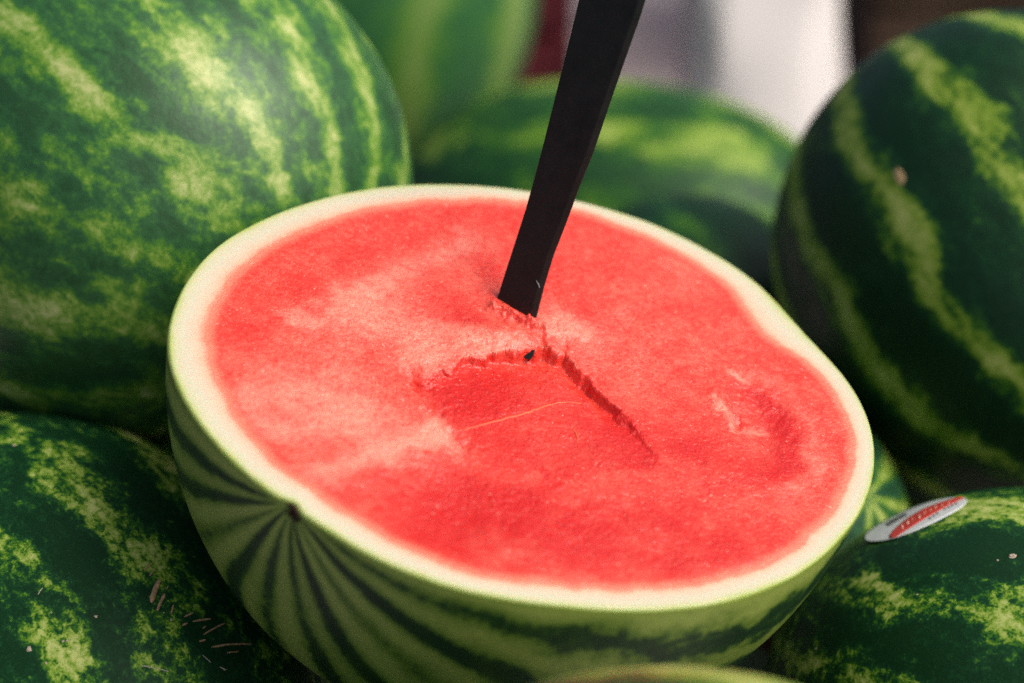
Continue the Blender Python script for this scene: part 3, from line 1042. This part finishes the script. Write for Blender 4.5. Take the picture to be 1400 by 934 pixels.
splinter((206, 825), (217.5, 794), 7.0, label='widest brown straw chip on the dark mottled watermelon')
splinter((215, 835), (225, 813), 4.6, label='medium wide brown straw chip beside the widest one')
splinter((289, 885), (343, 881), 3.4, label='longest brown straw lying against the halved watermelon')
splinter((278, 868), (307, 852.5), 2.6, label='long slanting brown straw between two flatter pieces')
splinter((264, 850), (287.5, 846.5), 2.8, label='long flat brown straw above the slanting piece')
splinter((193, 910), (231, 918.5), 1.2, pale=True, label='thin pale straw hair lying apart from the brown pieces')
for p0, p1, wd, pl in [((197, 780), (206, 771.5), 2.6, 0), ((204.5, 788), (211.5, 778), 2.2, 0), ((234, 840), (237, 827.5), 3.0, 0),
                       ((252, 843.5), (264.5, 838), 2.6, 0), ((249, 855.5), (256, 852), 3.0, 0), ((272, 877.5), (281, 875), 3.0, 0),
                       ((310, 893), (326, 891), 2.2, 0), ((277, 896), (288, 906), 1.4, 1), ((227.5, 806.5), (230, 801), 1.8, 0),
                       ((277, 859.5), (281.5, 856), 1.8, 0), ((300, 912), (309, 916), 1.6, 1), ((52, 813), (58, 804), 1.2, 1)]:
    splinter(p0, p1, wd, pale=bool(pl))


def crumb(key, px, py, rpx, label, group, mat=MAT_DUST):
    h = surf(key, px, py)
    if not h:
        return
    p, n = h
    d = (p - CAM).dot(FWD)
    r0 = rpx * d / PXM
    r = random.Random(int(px * 13 + py))
    vs, fs = [], []
    for k, (z, s) in enumerate(((-0.3, 0.8), (0.15, 1.0), (0.5, 0.6))):
        for j in range(7):
            an = 2 * math.pi * j / 7
            q = r0 * s * r.uniform(0.7, 1.25)
            vs.append((q * math.cos(an) * 1.3, q * math.sin(an), r0 * z * r.uniform(0.8, 1.1)))
    for k in range(2):
        for j in range(7):
            j2 = (j + 1) % 7
            fs.append((k * 7 + j, k * 7 + j2, (k + 1) * 7 + j2, (k + 1) * 7 + j))
    fs.append(tuple(range(14, 21)))
    x = n.orthogonal().normalized(); an = r.uniform(0, 6)
    y = n.cross(x)
    x, y = x * math.cos(an) + y * math.sin(an), y * math.cos(an) - x * math.sin(an)
    o = mesh_obj('dirt_crumb', vs, fs, mat, smooth=False, matrix=frame(x, y, n, p))
    tag(o, label, 'crumb', group)


for px, py, r in [(19, 609, 2.6), (131, 843, 2.2), (86, 877, 1.6), (92, 876, 1.4), (63, 907, 1.6), (40, 888, 3.4), (70, 838, 1.2), (234, 847, 1.7), (224, 838, 1.2), (306, 915, 1.6)]:
    crumb('I', px, py, r, 'tiny tan crumb of dirt on the straw littered watermelon', 'dirt crumbs by the straw')
crumb('H', 1384, 761, 4.5, 'largest pale crumb on the stickered watermelon', 'dirt crumbs by the sticker')
for px, py, r in [(1364, 766, 1.6), (1254, 813, 1.4), (1116, 887, 1.6)]:
    crumb('H', px, py, r, 'tiny pale crumb on the stickered watermelon', 'dirt crumbs by the sticker')

# tan scar on the large dark melon: a slightly raised healed patch
fh = surf('F', 1229, 241)
if fh:
    p, n = fh
    Fo = MELONS['F'][5]
    MAT_SCAR = plain('healed_scar', (0.42, 0.30, 0.15), 0.7, 0.25, 250, 0.3, 0.0005)
    u = camv(0.5, -0.85, 0); u = (u - n * u.dot(n)).normalized(); v = n.cross(u)
    vs, fs = [], []
    r = random.Random(9)
    for k, s in enumerate((1.0, 0.75, 0.4)):
        for j in range(16):
            an = j * math.pi / 8
            q = s * (1 + (r.random() - 0.5) * 0.35)
            a_ = p + u * (0.0068 * q * math.cos(an)) + v * (0.0033 * q * math.sin(an)) + n * (-0.0004 + 0.0013 * (1 - s))
            vs.append(Fo.matrix_local.inverted() @ a_)
    for k in range(2):
        for j in range(16):
            j2 = (j + 1) % 16
            fs.append((k * 16 + j, k * 16 + j2, (k + 1) * 16 + j2, (k + 1) * 16 + j))
    fs.append(tuple(range(32, 48)))
    mesh_obj('scar', vs, fs, MAT_SCAR, Fo)

# ------------------------------------------------------------------ things on the table behind the heap
MAT_WHITE = plain('white_plastic', (0.62, 0.60, 0.585), 0.55, 0.04, 15, 0.4)
MAT_WIRE = plain('handle_wire', (0.30, 0.30, 0.30), 0.4, 0.1, 50)


def lathe(name, prof, mat, parent, seg=56):
    vs, fs = [], []
    for r, z in prof:
        for j in range(seg):
            an = 2 * math.pi * j / seg
            vs.append((r * math.cos(an), r * math.sin(an), z))
    for i in range(len(prof) - 1):
        for j in range(seg):
            j2 = (j + 1) % seg
            fs.append((i * seg + j, i * seg + j2, (i + 1) * seg + j2, (i + 1) * seg + j))
    fs.append(tuple(range(seg))[::-1])
    return mesh_obj(name, vs, fs, mat, parent)


bk = link(bpy.data.objects.new('form', None))
bp = at(1048, 90, 1.80); bk.location = (bp.x, bp.y, TABLE_Z)
tag(bk, 'plain white sack with its front sloped to catch light, behind the sideways watermelon', 'form')
sv, sf = [], []
NSZ, NSA = 26, 64
for k in range(NSZ):
    t = k / (NSZ - 1)
    z = 0.34 * t
    rx = 0.066 * (1 - 0.10 * (1 - min(1, t * 9)) - 0.35 * max(0, (t - 0.86) / 0.14))
    ry = 0.150 - 0.115 * t  # front of this invented form leans back to catch more sky light
    cy = 0.110 * t + 0.02
    for j in range(NSA):
        an = 2 * math.pi * j / NSA
        cx_, sy_ = math.cos(an), math.sin(an)
        f = 1 + 0.020 * math.sin(an * 5 + 9 * t) + 0.012 * math.sin(an * 11 - 17 * t) + 0.010 * math.sin(23 * t + an * 2)
        sv.append((rx * f * math.copysign(abs(cx_) ** 0.5, cx_), cy + ry * f * math.copysign(abs(sy_) ** 0.5, sy_), z))
for k in range(NSZ - 1):
    for j in range(NSA):
        j2 = (j + 1) % NSA
        sf.append((k * NSA + j, k * NSA + j2, (k + 1) * NSA + j2, (k + 1) * NSA + j))
sf.append(tuple(range(NSA))[::-1]); sf.append(tuple(range((NSZ - 1) * NSA, NSZ * NSA)))
mesh_obj('form_body', sv, sf, MAT_WHITE, bk)
tube('top_ring', [Vector((0.041 * math.cos(a), 0.130 + 0.034 * math.sin(a), 0.338)) for a in [k * math.pi / 12 for k in range(25)]], [0.003] * 25, MAT_WIRE, bk)


def crate(name, label, cat, loc, size, rotz, col, slats):
    sx, sy, sz = size
    m = plain(name + '_wood', col, 0.75, 0.25, 14, 0.25, 0.001)
    e = link(bpy.data.objects.new(name, None))
    e.location = loc; e.rotation_euler = (0, 0, rotz)
    tag(e, label, cat)
    sh = sz / slats
    pv, pf = box(0, 0, 0, 0.03, 0.03, sz, 0.003)
    for ax in (-1, 1):
        for ay in (-1, 1):
            o = mesh_obj('post', pv, pf, m, e, smooth=False); o.location = (ax * (sx / 2 - 0.03), ay * (sy / 2 - 0.03), sz / 2)
    lv_, lf_ = box(0, 0, 0, sx, 0.013, sh - 0.010, 0.002)
    wv_, wf_ = box(0, 0, 0, 0.013, sy - 0.03, sh - 0.010, 0.002)
    d1 = d2 = None
    for i in range(slats):
        for s in (-1, 1):
            if d1 is None:
                o = mesh_obj('slat', lv_, lf_, m, e, smooth=False); d1 = o.data
                o2 = mesh_obj('slat', wv_, wf_, m, e, smooth=False); d2 = o2.data
            else:
                o = link(bpy.data.objects.new('slat', d1), e); o2 = link(bpy.data.objects.new('slat', d2), e)
            o.location = (0, s * (sy / 2 - 0.0065), (i + 0.5) * sh)
            o2.location = (s * (sx / 2 - 0.0065), 0, (i + 0.5) * sh)
    fv, ff_ = box(0, 0, 0, sx - 0.03, sy - 0.03, 0.012, 0.002)
    o = mesh_obj('bottom', fv, ff_, m, e, smooth=False); o.location = (0, 0, 0.012)
    return e


dp_ = at(1340, 20, 2.15)
crate('wooden_crate', 'dark brown wooden crate behind the large scarred watermelon', 'crate', (dp_.x + 0.10, dp_.y + 0.06, TABLE_Z), (0.46, 0.34, 0.42), 0.0, (0.050, 0.032, 0.020), 4)
mp = at(742, 60, 2.05)
crate('wooden_crate', 'maroon painted crate behind the upright bright green watermelon', 'crate', (mp.x - 0.14, mp.y + 0.1, TABLE_Z), (0.34, 0.24, 0.17), 0.0, (0.20, 0.035, 0.045), 2)
